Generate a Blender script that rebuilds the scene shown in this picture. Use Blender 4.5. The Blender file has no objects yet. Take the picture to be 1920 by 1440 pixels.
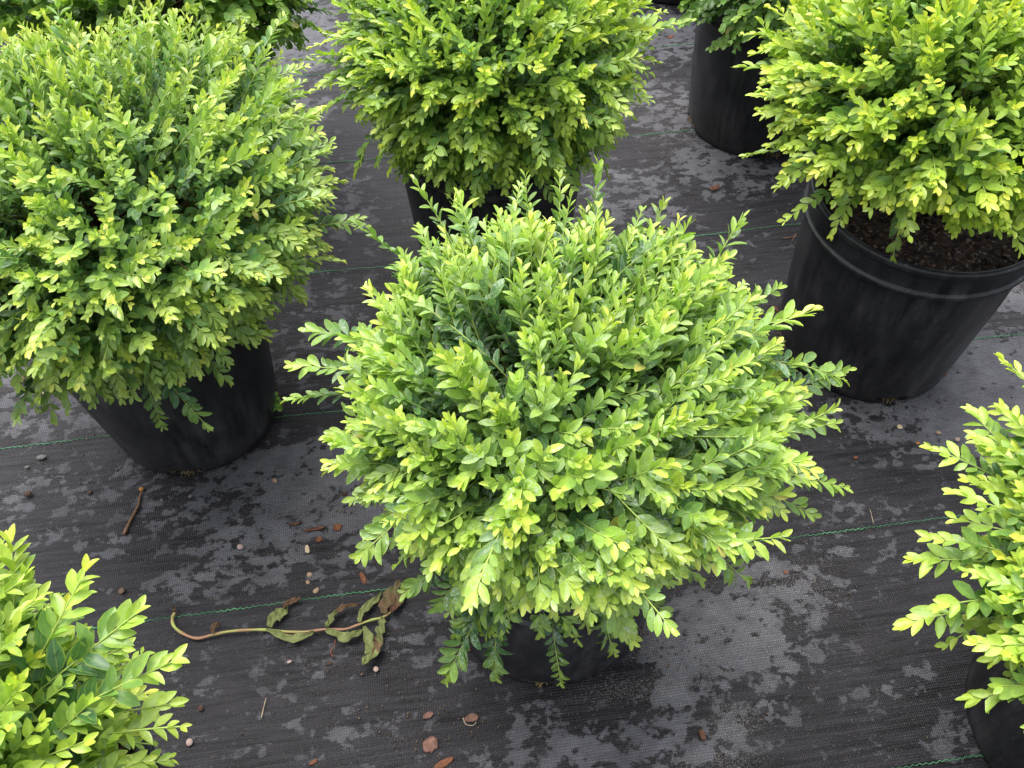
import bpy, math, random
import numpy as np

PI = math.pi
C = bpy.context.scene.collection
# ------------------------------------------------------------------ camera
PITCH, ROLL, YAW, H = math.radians(52.26), math.radians(-0.393), math.radians(7.51), 1.071
FPX = 1620.0                                     # focal length in pixels of a 1920 wide picture
fwd = np.array([math.sin(YAW)*math.cos(PITCH), math.cos(YAW)*math.cos(PITCH), -math.sin(PITCH)])
_r = np.cross(fwd, [0, 0, 1.0]); _r /= np.linalg.norm(_r); _u = np.cross(_r, fwd)
rgt = math.cos(ROLL)*_r + math.sin(ROLL)*_u
upv = -math.sin(ROLL)*_r + math.cos(ROLL)*_u
cd = bpy.data.cameras.new('camera'); cam = bpy.data.objects.new('camera', cd); C.objects.link(cam)
import mathutils
M4 = mathutils.Matrix(((rgt[0], upv[0], -fwd[0], 0), (rgt[1], upv[1], -fwd[1], 0), (rgt[2], upv[2], -fwd[2], H), (0, 0, 0, 1)))
cam.matrix_world = M4
cd.sensor_width = 36; cd.lens = 36*FPX/1920; cd.clip_start = 0.01; cd.clip_end = 500
bpy.context.scene.camera = cam
# ------------------------------------------------------------------ light
sc = bpy.context.scene
SUN_EL, SUN_AZ = math.radians(68), math.radians(-25)     # azimuth from +Y towards +X
w = bpy.data.worlds.new('World'); sc.world = w; w.use_nodes = True
nt = w.node_tree; nt.nodes.clear()
sky = nt.nodes.new('ShaderNodeTexSky'); sky.sky_type = 'NISHITA'; sky.sun_disc = False
sky.sun_elevation = SUN_EL; sky.sun_rotation = SUN_AZ; sky.dust_density = 4.0; sky.air_density = 1.0
hs = nt.nodes.new('ShaderNodeHueSaturation'); hs.inputs['Saturation'].default_value = 0.35
bg = nt.nodes.new('ShaderNodeBackground'); bg.inputs['Strength'].default_value = 0.15
wo = nt.nodes.new('ShaderNodeOutputWorld')
nt.links.new(sky.outputs[0], hs.inputs['Color']); nt.links.new(hs.outputs[0], bg.inputs[0]); nt.links.new(bg.outputs[0], wo.inputs[0])
sd = bpy.data.lights.new('sun', 'SUN'); sd.energy = 1.75; sd.angle = math.radians(65); sd.color = (1, .985, .955)
so = bpy.data.objects.new('sun', sd); C.objects.link(so)
sv = mathutils.Vector((math.sin(SUN_AZ)*math.cos(SUN_EL), math.cos(SUN_AZ)*math.cos(SUN_EL), math.sin(SUN_EL)))
so.rotation_euler = sv.to_track_quat('Z', 'Y').to_euler(); so.location = (0, 0, 5)
vs = sc.view_settings
vs.view_transform = 'Standard'; vs.look = 'None'; vs.exposure = 1.1; vs.gamma = 1; vs.use_curve_mapping = False
sc.cycles.use_denoising = True
sc.cycles.max_bounces = 8; sc.cycles.transmission_bounces = 6; sc.cycles.diffuse_bounces = 4

# ------------------------------------------------------------------ helpers
def gp(px, py, z=0.0):
    """point of the photograph carried down to the height z"""
    d = fwd*FPX + rgt*(px-960) + upv*(720-py)
    t = (H-z)/-d[2]
    return np.array([d[0]*t, d[1]*t, z])

def nrm(v):
    return v/np.maximum(np.linalg.norm(v, axis=-1, keepdims=True), 1e-9)

def link(name, me, mat=None, parent=None, smooth=True):
    me.name = name
    o = bpy.data.objects.new(name, me); C.objects.link(o)
    if mat:
        for m in (mat if isinstance(mat, (list, tuple)) else [mat]): me.materials.append(m)
    if parent: o.parent = parent
    if smooth and len(me.polygons): me.polygons.foreach_set('use_smooth', np.ones(len(me.polygons), bool))
    return o

def tag(o, label=None, cat=None, group=None, kind=None):
    if label: o['label'] = label
    if cat: o['category'] = cat
    if group: o['group'] = group
    if kind: o['kind'] = kind
    return o

def empty(name, loc):
    o = bpy.data.objects.new(name, None); C.objects.link(o); o.location = loc; o.empty_display_size = .05
    return o

def np_mesh(name, V, Q, T=None, col=None, uv=None):
    """fast mesh: V verts, Q quads, T triangles, per-vertex colour and uv"""
    me = bpy.data.meshes.new(name)
    Q = np.asarray(Q, np.int32).reshape(-1, 4)
    T = np.zeros((0, 3), np.int32) if T is None else np.asarray(T, np.int32).reshape(-1, 3)
    me.vertices.add(len(V)); me.vertices.foreach_set('co', np.asarray(V, np.float32).ravel())
    loops = np.concatenate([Q.ravel(), T.ravel()])
    me.loops.add(len(loops)); me.loops.foreach_set('vertex_index', loops)
    st = np.concatenate([np.arange(len(Q))*4, len(Q)*4+np.arange(len(T))*3]).astype(np.int32)
    me.polygons.add(len(st)); me.polygons.foreach_set('loop_start', st)
    me.update(calc_edges=True)
    if col is not None:
        a = me.attributes.new('tint', 'FLOAT_COLOR', 'POINT')
        a.data.foreach_set('color', np.c_[col, np.ones(len(col))].astype(np.float32).ravel())
    if uv is not None:
        a = me.attributes.new('blade', 'FLOAT_VECTOR', 'POINT')
        a.data.foreach_set('vector', np.asarray(uv, np.float32).ravel())
    me.validate()
    return me

def lathe(name, prof, seg=96, skip=None, wob=0, seed=0, ridge=None):
    """closed-round surface from (r, z) profile; skip(row, k) drops a face"""
    rng = np.random.default_rng(seed)
    ph = rng.uniform(0, 6.28, 4)
    a = np.arange(seg)*2*PI/seg
    V = []
    for r, z in prof:
        rr = r*(1+wob*(np.sin(2*a+ph[0])+.5*np.sin(3*a+ph[1])))
        if ridge and ridge[0] <= len(V) <= ridge[1]:
            for c0 in ridge[2]:
                dd_ = (a-c0+PI) % (2*PI)-PI
                rr = rr+.0011*np.exp(-(dd_/.022)**2)
        V.append(np.c_[rr*np.cos(a), rr*np.sin(a), np.full(seg, z)])
    V = np.concatenate(V)
    Q = []
    for i in range(len(prof)-1):
        for k in range(seg):
            if skip and skip(i, k): continue
            Q.append((i*seg+k, i*seg+(k+1) % seg, (i+1)*seg+(k+1) % seg, (i+1)*seg+k))
    return np_mesh(name, V, Q)

def tubes(paths, radii, cols=None, sides=5):
    """paths (N,K,3), radii (N,K) -> V,Q,col"""
    N, K, _ = paths.shape
    t = np.gradient(paths, axis=1); t = nrm(t)
    ref = np.zeros_like(t); ref[..., 2] = 1
    ref[np.abs(t[..., 2]) > .9] = (1, 0, 0)
    s = nrm(np.cross(t, ref)); b = np.cross(t, s)
    a = np.arange(sides)*2*PI/sides
    V = paths[:, :, None, :] + radii[:, :, None, None]*(s[:, :, None, :]*np.cos(a)[None, None, :, None]+b[:, :, None, :]*np.sin(a)[None, None, :, None])
    V = V.reshape(-1, 3)
    n, k, j = np.meshgrid(np.arange(N), np.arange(K-1), np.arange(sides), indexing='ij')
    i0 = (n*K+k)*sides+j; i1 = (n*K+k)*sides+(j+1) % sides
    Q = np.stack([i0, i1, i1+sides, i0+sides], -1).reshape(-1, 4)
    col = None if cols is None else np.repeat(cols.reshape(-1, 3), sides, axis=0)
    return V, Q, col

# ------------------------------------------------------------------ materials
def mat(name):
    m = bpy.data.materials.new(name); m.use_nodes = True
    nt = m.node_tree; b = nt.nodes['Principled BSDF']
    return m, nt, b, nt.links
def N(nt, t, **kw):
    n = nt.nodes.new(t)
    for k, v in kw.items():
        if k.startswith('i_'): n.inputs[k[2:].replace('_', ' ')].default_value = v
        else: setattr(n, k, v)
    return n
def noise(nt, L, vec, scale, detail=3, rough=.5, dist=0):
    n = N(nt, 'ShaderNodeTexNoise', i_Scale=scale, i_Detail=detail, i_Roughness=rough, i_Distortion=dist)
    if vec: L.new(vec, n.inputs['Vector'])
    return n.outputs['Fac']
def ramp(nt, L, src, stops):
    r = N(nt, 'ShaderNodeValToRGB'); el = r.color_ramp.elements
    while len(el) < len(stops): el.new(.5)
    for e, (p, c) in zip(el, stops):
        e.position = p; e.color = (c, c, c, 1) if isinstance(c, (int, float)) else (*c, 1)
    L.new(src, r.inputs[0]); return r.outputs[0]
def mix(nt, L, f, a, b, mode='MIX'):
    n = N(nt, 'ShaderNodeMix', data_type='RGBA', blend_type=mode)
    for s, v in ((0, f), (6, a), (7, b)):
        if hasattr(v, 'links'): L.new(v, n.inputs[s])
        else: n.inputs[s].default_value = v if s == 0 or len(v) == 4 else (*v, 1)
    return n.outputs[2]
def math_(nt, L, op, a, b=0.0, clamp=False):
    n = N(nt, 'ShaderNodeMath', operation=op, use_clamp=clamp)
    for s, v in ((0, a), (1, b)):
        if hasattr(v, 'links'): L.new(v, n.inputs[s])
        else: n.inputs[s].default_value = v
    return n.outputs[0]
def bump(nt, L, b, h, strength, dist):
    n = N(nt, 'ShaderNodeBump', i_Strength=strength, i_Distance=dist)
    L.new(h, n.inputs['Height']); L.new(n.outputs[0], b.inputs['Normal'])

def leaf_material(name, residue, transl=.30):
    m, nt, b, L = mat(name)
    tint = N(nt, 'ShaderNodeAttribute', attribute_name='tint').outputs['Color']
    bl = N(nt, 'ShaderNodeAttribute', attribute_name='blade').outputs['Vector']
    sep = N(nt, 'ShaderNodeSeparateXYZ'); L.new(bl, sep.inputs[0])
    u, v, rnd = sep.outputs
    av = math_(nt, L, 'ABSOLUTE', v)
    mid = ramp(nt, L, av, [(0, 1.0), (.10, 0.0)])             # pale midrib
    edge = ramp(nt, L, av, [(.72, 0.0), (1.0, 1.0)])          # pale margin
    co = N(nt, 'ShaderNodeTexCoord').outputs['Object']
    blot = noise(nt, L, co, 160, 2)
    c1 = mix(nt, L, math_(nt, L, 'MULTIPLY', mid, .38), tint, (.50, .60, .14))
    c1 = mix(nt, L, math_(nt, L, 'MULTIPLY', edge, .38), c1, (.56, .66, .09))
    dk = mix(nt, L, ramp(nt, L, blot, [(.35, 0.0), (.7, 1.0)]), (.82, .86, .85), (1.12, 1.10, 1.0))
    c1 = mix(nt, L, 1.0, c1, dk, 'MULTIPLY')
    # chalky spray residue, more of it on some blades
    sp = noise(nt, L, co, 420, 3, .6)
    big = noise(nt, L, co, 60, 2)
    sp2 = math_(nt, L, 'ADD', sp, math_(nt, L, 'MULTIPLY', math_(nt, L, 'SUBTRACT', big, .5), .5))
    spm = ramp(nt, L, sp2, [(.54, 0.0), (.68, 1.0)])
    spm = math_(nt, L, 'MULTIPLY', spm, math_(nt, L, 'MULTIPLY', ramp(nt, L, rnd, [(.2, 0.2), (.9, 1.0)]), residue))
    c2 = mix(nt, L, spm, c1, (.58, .66, .58))
    dmg = math_(nt, L, 'MULTIPLY', ramp(nt, L, rnd, [(.90, 0.0), (.93, 1.0)]), ramp(nt, L, math_(nt, L, 'ADD', u, math_(nt, L, 'MULTIPLY', blot, .5)), [(1.08, 0.0), (1.16, 1.0)]))
    c2 = mix(nt, L, math_(nt, L, 'MULTIPLY', dmg, .7), c2, (.34, .24, .10))
    L.new(c2, b.inputs['Base Color'])
    rg = N(nt, 'ShaderNodeMapRange', i_From_Min=0, i_From_Max=1, i_To_Min=.24, i_To_Max=.44); L.new(blot, rg.inputs[0])
    L.new(rg.outputs[0], b.inputs['Roughness'])
    b.inputs['Specular IOR Level'].default_value = .62
    bh = math_(nt, L, 'ADD', math_(nt, L, 'MULTIPLY', mid, -.6), noise(nt, L, co, 220, 2))
    bump(nt, L, b, bh, .35, .0006)
    tr = N(nt, 'ShaderNodeBsdfTranslucent')
    tc = mix(nt, L, 1.0, c2, (.93, 1.07, .50), 'MULTIPLY'); L.new(tc, tr.inputs[0])
    mx = N(nt, 'ShaderNodeMixShader'); mx.inputs[0].default_value = transl
    L.new(b.outputs[0], mx.inputs[1]); L.new(tr.outputs[0], mx.inputs[2])
    L.new(mx.outputs[0], nt.nodes['Material Output'].inputs[0])
    return m
LEAF_RES = leaf_material('leaf_with_residue', .75)
LEAF_MID = leaf_material('leaf_some_residue', .4)
LEAF_CLEAN = leaf_material('leaf_clean', .08)

def stem_material():
    m, nt, b, L = mat('stem')
    tint = N(nt, 'ShaderNodeAttribute', attribute_name='tint').outputs['Color']
    co = N(nt, 'ShaderNodeTexCoord').outputs['Object']
    n = noise(nt, L, co, 300, 3)
    L.new(mix(nt, L, 1.0, tint, mix(nt, L, n, (.6, .6, .6), (1.3, 1.3, 1.3)), 'MULTIPLY'), b.inputs['Base Color'])
    b.inputs['Roughness'].default_value = .6
    return m
STEM = stem_material()

def pot_material():
    m, nt, b, L = mat('black_pot_plastic')
    co = N(nt, 'ShaderNodeTexCoord').outputs['Object']
    mp = N(nt, 'ShaderNodeMapping'); mp.inputs['Scale'].default_value = (1, 1, .18); L.new(co, mp.inputs[0])
    streak = noise(nt, L, mp.outputs[0], 55, 4, .65)
    dust = noise(nt, L, co, 9, 4, .6)
    d = math_(nt, L, 'MULTIPLY', ramp(nt, L, streak, [(.38, 0.0), (.70, 1.0)]), ramp(nt, L, dust, [(.36, 0.05), (.68, 1.0)]))
    c = mix(nt, L, math_(nt, L, 'MULTIPLY', d, .9), (.0145, .0152, .0178), (.10, .097, .103))
    # soil splash near the foot
    sep = N(nt, 'ShaderNodeSeparateXYZ'); L.new(co, sep.inputs[0])
    low = N(nt, 'ShaderNodeMapRange', i_From_Min=.0, i_From_Max=.09, i_To_Min=1, i_To_Max=0); L.new(sep.outputs[2], low.inputs[0])
    sp = ramp(nt, L, noise(nt, L, co, 90, 4, .7), [(.5, 0.0), (.7, 1.0)])
    c = mix(nt, L, math_(nt, L, 'MULTIPLY', math_(nt, L, 'MULTIPLY', low.outputs[0], sp), .7), c, (.07, .052, .04))
    # small pale scratches and specks
    mp2 = N(nt, 'ShaderNodeMapping'); mp2.inputs['Scale'].default_value = (1, 1, 3.5); L.new(co, mp2.inputs[0])
    s2 = ramp(nt, L, noise(nt, L, mp2.outputs[0], 150, 2, .5), [(.70, 0.0), (.74, 1.0)])
    c = mix(nt, L, math_(nt, L, 'MULTIPLY', s2, .45), c, (.2, .2, .21))
    L.new(c, b.inputs['Base Color'])
    rr = N(nt, 'ShaderNodeMapRange', i_To_Min=.30, i_To_Max=.52); L.new(streak, rr.inputs[0]); L.new(rr.outputs[0], b.inputs['Roughness'])
    b.inputs['Specular IOR Level'].default_value = .45
    bump(nt, L, b, noise(nt, L, co, 260, 3), .12, .0008)
    return m
POT = pot_material()

def simple(name, ca, cb, scale=80, rough=.8, bmp=.3, bd=.001, spec=.3):
    m, nt, b, L = mat(name)
    co = N(nt, 'ShaderNodeTexCoord').outputs['Object']
    n = noise(nt, L, co, scale, 4, .6)
    L.new(mix(nt, L, ramp(nt, L, n, [(.35, 0.0), (.65, 1.0)]), ca, cb), b.inputs['Base Color'])
    b.inputs['Roughness'].default_value = rough; b.inputs['Specular IOR Level'].default_value = spec
    bump(nt, L, b, n, bmp, bd)
    return m
SOIL = None
def soil_material():
    m, nt, b, L = mat('bark_soil')
    co = N(nt, 'ShaderNodeTexCoord').outputs['Object']
    vo = N(nt, 'ShaderNodeTexVoronoi', i_Scale=240); L.new(co, vo.inputs['Vector'])
    sepc = N(nt, 'ShaderNodeSeparateColor'); L.new(vo.outputs['Color'], sepc.inputs[0])
    c = ramp(nt, L, sepc.outputs[0], [(0, (.012, .008, .006)), (.55, (.04, .022, .014)), (.85, (.09, .045, .025)), (.975, (.24, .19, .14))])
    L.new(c, b.inputs['Base Color']); b.inputs['Roughness'].default_value = .85
    bump(nt, L, b, noise(nt, L, co, 120, 4), .8, .004)
    return m
SOIL = soil_material()
CHIPMAT = simple('bark_chip', (.07, .028, .015), (.17, .075, .04), 180, .7)
CHIP_PINK = simple('dry_bark_chip', (.13, .065, .045), (.27, .145, .11), 220, .75, .5)
CHIP_ORANGE = simple('orange_bark_chip', (.12, .045, .022), (.24, .10, .05), 220, .75, .5)
ROOTMAT = simple('dry_roots', (.12, .08, .03), (.30, .21, .09), 120, .8)
TWIGMAT = simple('dry_twig', (.13, .065, .035), (.26, .15, .09), 160, .75)
STRAWMAT = simple('pale_straw', (.30, .22, .15), (.45, .35, .25), 160, .75)
STONE = {
 'brown': simple('brown_stone', (.10, .06, .04), (.22, .14, .09), 150, .8),
 'grey': simple('grey_stone', (.10, .10, .10), (.20, .19, .18), 150, .8),
 'tan': simple('tan_stone', (.30, .20, .13), (.45, .32, .22), 150, .8),
 'pink': simple('pinkish_stone', (.36, .25, .22), (.55, .40, .36), 150, .8),
 'cream': simple('cream_stone', (.50, .38, .24), (.68, .55, .38), 150, .7),
 'orange': simple('orange_stone', (.45, .16, .03), (.60, .26, .05), 120, .6),
 'dark': simple('dark_crumb', (.045, .025, .018), (.10, .06, .045), 150, .9),
}

# ------------------------------------------------------------------ ground
def ground_material():
    m, nt, b, L = mat('woven_fabric')
    co = N(nt, 'ShaderNodeTexCoord').outputs['Object']
    dry = N(nt, 'ShaderNodeAttribute', attribute_name='dry').outputs['Fac']
    sand = N(nt, 'ShaderNodeAttribute', attribute_name='sand').outputs['Fac']
    # yarns: 2.4 mm across, 1.5 mm along; slightly wandering
    mpw = N(nt, 'ShaderNodeMapping'); L.new(co, mpw.inputs[0])
    wob = noise(nt, L, co, 6, 2)
    sep = N(nt, 'ShaderNodeSeparateXYZ'); L.new(co, sep.inputs[0])
    yy = math_(nt, L, 'ADD', sep.outputs[1], math_(nt, L, 'MULTIPLY', wob, .006))
    xx = math_(nt, L, 'ADD', sep.outputs[0], math_(nt, L, 'MULTIPLY', wob, .004))
    sy = math_(nt, L, 'SINE', math_(nt, L, 'MULTIPLY', yy, 2*PI/.0033))
    sx = math_(nt, L, 'SINE', math_(nt, L, 'MULTIPLY', xx, 2*PI/.0028))
    # checker of over / under
    hgt = math_(nt, L, 'MULTIPLY', math_(nt, L, 'ADD', math_(nt, L, 'MULTIPLY', sx, .5), .5), math_(nt, L, 'ADD', math_(nt, L, 'MULTIPLY', sy, .5), .5))
    # rows of darker, more open yarn running along the bed
    mp = N(nt, 'ShaderNodeMapping'); mp.inputs['Scale'].default_value = (.06, 1, 1); L.new(co, mp.inputs[0])
    rows = noise(nt, L, mp.outputs[0], 190, 3, .6)
    mpr = N(nt, 'ShaderNodeMapping'); mpr.inputs['Scale'].default_value = (.25, 1, 1); L.new(co, mpr.inputs[0])
    rows2 = noise(nt, L, mpr.outputs[0], 60, 3, .6)
    # stain mask: ragged at the scale of the yarn
    mpd = N(nt, 'ShaderNodeMapping'); mpd.inputs['Scale'].default_value = (.8, 1.15, 1); L.new(co, mpd.inputs[0])
    n1 = noise(nt, L, mpd.outputs[0], 44, 2, .55, .3)
    n2 = noise(nt, L, co, 190, 3, .6)
    n3 = noise(nt, L, mpd.outputs[0], 95, 2, .5)
    nn = math_(nt, L, 'ADD', n1, math_(nt, L, 'MULTIPLY', math_(nt, L, 'SUBTRACT', n2, .5), .34))
    nn = math_(nt, L, 'ADD', nn, math_(nt, L, 'MULTIPLY', math_(nt, L, 'SUBTRACT', n3, .5), .5))
    dd = math_(nt, L, 'SUBTRACT', dry, math_(nt, L, 'ADD', math_(nt, L, 'MULTIPLY', math_(nt, L, 'SUBTRACT', nn, .5), 2.9), .5))
    mask = ramp(nt, L, math_(nt, L, 'ADD', math_(nt, L, 'MULTIPLY', dd, 1.0), .5), [(.38, 0.0), (.50, .62), (.66, 1.0)])
    wet = mix(nt, L, ramp(nt, L, rows, [(.38, 0.0), (.62, 1.0)]), (.0095, .0094, .0108), (.035, .0345, .039))
    wet = mix(nt, L, ramp(nt, L, rows2, [(.35, 0.0), (.65, .5)]), wet, (.036, .033, .036))
    big = noise(nt, L, co, 5, 4, .6)
    wet = mix(nt, L, 1.0, wet, mix(nt, L, big, (.60, .60, .62), (1.35, 1.3, 1.3)), 'MULTIPLY')
    dryc = mix(nt, L, ramp(nt, L, noise(nt, L, co, 14, 4, .6), [(.3, 0.0), (.7, 1.0)]), (.135, .134, .147), (.20, .198, .212))
    c = mix(nt, L, math_(nt, L, 'MULTIPLY', mask, math_(nt, L, 'MULTIPLY', ramp(nt, L, noise(nt, L, co, 26, 3, .6), [(.3, .62), (.62, 1.0)]), math_(nt, L, 'ADD', .5, math_(nt, L, 'MULTIPLY', dry, .45)))), wet, dryc)
    # fine sand caught in the weave, and all-over pale flecks painted as weave glints
    g = noise(nt, L, co, 480, 2, .7)
    sm = ramp(nt, L, math_(nt, L, 'ADD', g, math_(nt, L, 'ADD', .035, math_(nt, L, 'MULTIPLY', sand, .20))), [(.66, 0.0), (.78, 1.0)])
    c = mix(nt, L, math_(nt, L, 'MULTIPLY', sm, .55), c, (.24, .215, .19))
    # yarn tone
    yj = noise(nt, L, mpr.outputs[0], 260, 2, .6)
    yt = mix(nt, L, math_(nt, L, 'MULTIPLY', hgt, ramp(nt, L, yj, [(.3, .25), (.7, 1.0)])), (.70, .70, .72), (1.75, 1.75, 1.74))
    c = mix(nt, L, 1.0, c, yt, 'MULTIPLY')
    # brown dirt specks
    ds = ramp(nt, L, noise(nt, L, co, 120, 3, .6), [(.71, 0.0), (.76, 1.0)])
    c = mix(nt, L, math_(nt, L, 'MULTIPLY', ds, .55), c, (.10, .045, .025))
    L.new(c, b.inputs['Base Color'])
    rr = mix(nt, L, mask, (.55, .55, .55), (.85, .85, .85)); L.new(rr, b.inputs['Roughness'])
    b.inputs['Specular IOR Level'].default_value = .22
    hh = math_(nt, L, 'ADD', hgt, math_(nt, L, 'MULTIPLY', rows, 1.2))
    bump(nt, L, b, hh, .55, .0012)
    return m

def ground():
    # fine where the photograph looks, coarse out to the horizon
    ax = np.concatenate([-np.geomspace(40, 1.5, 14), np.arange(-1.4, 1.9001, .01), np.geomspace(2.0, 40, 14)])
    ay = np.concatenate([-np.geomspace(40, .45, 14), np.arange(-.4, 2.9001, .01), np.geomspace(3.0, 60, 14)])
    X, Y = np.meshgrid(ax, ay)
    nx, ny = len(ax), len(ay)
    fade = np.clip(1-np.hypot(X-.2, Y-1)/3, 0, 1)
    Z = fade*(.0016*np.sin(X*23+np.sin(Y*9))+.0013*np.sin(Y*31+2*np.sin(X*7))+.0012*np.sin(X*11-Y*17)) - .003
    V = np.c_[X.ravel(), Y.ravel(), Z.ravel()]
    i, j = np.meshgrid(np.arange(ny-1), np.arange(nx-1), indexing='ij')
    k = (i*nx+j).ravel()
    Q = np.c_[k, k+1, k+nx+1, k+nx]
    me = np_mesh('ground', V, Q)
    dry = np.full(X.shape, -.05)
    sand = np.zeros(X.shape)
    def blob(arr, px, py, rx, ry, val, soft=.35):
        p = gp(px, py); q = gp(px+rx, py); r = gp(px, py-ry)
        a = abs(q[0]-p[0])+1e-4; bb = abs(r[1]-p[1])+1e-4
        d = np.hypot((X-p[0])/a, (Y-p[1])/bb)
        f = np.clip((1+soft-d)/(2*soft), 0, 1); f = f*f*(3-2*f)
        arr[:] = np.maximum(arr, -.05*(1-f)+val*f)
    D = [ # px, py, rx, ry, dryness   (where the mat has dried out)
     (1340, 1190, 150, 90, .93), (1290, 1290, 90, 40, .8), (1450, 1090, 90, 50, .62), (1480, 1150, 70, 40, .5), (1420, 1250, 90, 60, .55),
     (1200, 1400, 250, 55, .60), (1000, 1380, 60, 40, .50), (1010, 1325, 60, 16, .45), (960, 1440, 110, 40, .5),
     (1840, 725, 210, 125, .97), (1690, 790, 130, 40, .66), (1850, 830, 90, 40, .60), (1760, 850, 120, 25, .42), (1560, 770, 70, 25, .5), (1880, 560, 60, 30, .8),
     (560, 880, 170, 60, .88), (600, 960, 150, 60, .75), (480, 1010, 130, 60, .66), (420, 1080, 150, 40, .52), (650, 1050, 100, 50, .42), (330, 960, 80, 50, .52),
     (110, 760, 150, 60, .50), (60, 700, 80, 40, .6), (250, 900, 90, 40, .44), (100, 950, 130, 80, .30), (200, 1020, 60, 30, .45),
     (1330, 300, 80, 40, .72), (1240, 200, 80, 60, .48), (1240, 60, 90, 50, .75), (1400, 325, 120, 40, .55), (1380, 340, 90, 40, .40), (1180, 360, 100, 50, .5), (1250, 400, 60, 20, .6), (1120, 420, 60, 40, .5),
     (560, 60, 80, 80, .8), (560, 200, 80, 60, .45), (650, 400, 60, 60, .42), (620, 560, 90, 50, .30), (560, 660, 80, 60, .33), (640, 330, 70, 40, .35),
     (780, 1190, 90, 60, .34), (870, 1260, 40, 30, .5), (1620, 1000, 150, 70, .22), (1560, 1110, 60, 30, .35), (1800, 1380, 90, 50, .46), (1640, 1300, 60, 30, .34), (1540, 1230, 60, 40, .36), (1420, 1340, 70, 40, .42), (1740, 1270, 50, 30, .32),
     (500, 1250, 200, 60, .18), (600, 1370, 200, 50, .16), (1340, 470, 90, 30, .3)]
    for d in D: blob(dry, *d)
    for d in [(1230, 1190, 60, 40, .9), (1190, 1290, 130, 25, .7), (1330, 1180, 170, 90, .5), (1380, 1350, 60, 40, .7), (1810, 740, 140, 70, .45), (620, 920, 160, 60, .4), (1490, 1100, 90, 60, .5), (1250, 220, 90, 90, .4), (1880, 520, 50, 40, .8), (1340, 1430, 100, 30, .6)]:
        blob(sand, *d, soft=.6)
    for nm, arr in (('dry', dry), ('sand', sand)):
        a = me.attributes.new(nm, 'FLOAT', 'POINT'); a.data.foreach_set('value', arr.astype(np.float32).ravel())
    g = link('ground', me, ground_material())
    tag(g, 'black woven weed mat spread under the pots, patchy with drying water', kind='structure')
    return g
ground()

# green marker yarns woven in every foot
GREEN = simple('green_yarn', (.035, .12, .055), (.11, .31, .16), 22, .6, .1)
LINES = ['green marker yarn at the lower right corner of the mat', 'green marker yarn crossing behind the wilted stem and the front shrub',
         'green marker yarn running behind the left pot to the right pot', 'green marker yarn meeting the middle of the right pot',
         'green marker yarn meeting the foot of the far right pot', 'green marker yarn high up the mat behind the back shrub']
for k in range(9):
    Yl = .1997+k*.305
    xs = np.arange(-1.35, 1.85, .0011)
    ph = random.Random(k).random()*6
    wav = .0008*np.sin(xs*2*PI/.0082+ph)+.0004*np.sin(xs*2*PI/.031)
    hw = np.full(len(xs), .00068)+.0002*np.sin(xs*37+ph)
    fade = np.clip(1-np.hypot(xs-.2, Yl-1)/3, 0, 1)
    zz = fade*(.0016*np.sin(xs*23+np.sin(Yl*9))+.0013*np.sin(Yl*31+2*np.sin(xs*7))+.0012*np.sin(xs*11-Yl*17)) - .003
    P = np.stack([xs, Yl+wav, zz+.0005+.0005*np.sin(xs*2*PI/.0041)], -1)[None]
    V, Q, _ = tubes(P, hw[None], sides=5)
    o = link('marker_yarn', np_mesh('marker_yarn', V, Q), GREEN)
    tag(o, LINES[k] if k < 6 else ['green marker yarn beyond the top of the picture', 'green marker yarn two rows past the back shrub', 'green marker yarn farthest back on the mat'][k-6],
        'marker line', 'green marker yarns woven into the mat')

# ------------------------------------------------------------------ leaves
# template: base, four rows of three, tip
TU = [0.0] + [a for a in (.22, .48, .74, .92) for _ in range(3)] + [1.0]
TS = [0.0] + [s for _ in range(4) for s in (-1, 0, 1)] + [0.0]
def template(kind):
    wd = {'oval': (.60, 1.0, .86, .46), 'round': (.70, 1.05, 1.05, .68), 'lance': (.60, 1.0, .78, .36)}[kind]
    W = [0.0] + [wd[i] for i in range(4) for _ in range(3)] + [0.0]
    return np.array(TU), np.array(TS), np.array(W)
TQ = []; TT = [(0, 2, 1), (0, 3, 2)]
for r in range(3):
    a = 1+r*3
    TQ += [(a, a+1, a+4, a+3), (a+1, a+2, a+5, a+4)]
TT += [(10, 11, 13), (11, 12, 13)]
TQ = np.array(TQ); TT = np.array(TT)

def leaves_mesh(name, base, d, n, ln, wd, fold, curl, col, rnd, kind='oval'):
    U, S, W = template(kind)
    d = nrm(d); n = nrm(n-(n*d).sum(1, keepdims=True)*d); s = np.cross(d, n)
    Nn = len(base)
    w = W[None, :]*wd[:, None]*.5
    off_n = (np.abs(S)[None, :]*w*fold[:, None] - curl[:, None]*(U**2)[None, :]*ln[:, None])
    V = base[:, None, :] + d[:, None, :]*(U[None, :]*ln[:, None])[..., None] + s[:, None, :]*(S[None, :]*w)[..., None] + n[:, None, :]*off_n[..., None]
    V = V.reshape(-1, 3)
    o = (np.arange(Nn)*14)[:, None, None]
    Q = (TQ[None]+o).reshape(-1, 4); T = (TT[None]+o).reshape(-1, 3)
    col = np.repeat(col, 14, axis=0)
    uv = np.stack([np.broadcast_to(U, (Nn, 14)), np.broadcast_to(S, (Nn, 14)), np.broadcast_to(rnd[:, None], (Nn, 14))], -1).reshape(-1, 3)
    return np_mesh(name, V, Q, T, col, uv)

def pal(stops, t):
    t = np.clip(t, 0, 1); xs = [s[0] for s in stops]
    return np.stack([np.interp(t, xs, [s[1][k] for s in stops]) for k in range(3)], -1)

def rot(v, ax, ang):
    c = np.cos(ang)[..., None]; s = np.sin(ang)[..., None]
    return v*c+np.cross(ax, v)*s+ax*(ax*v).sum(-1, keepdims=True)*(1-c)

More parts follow.
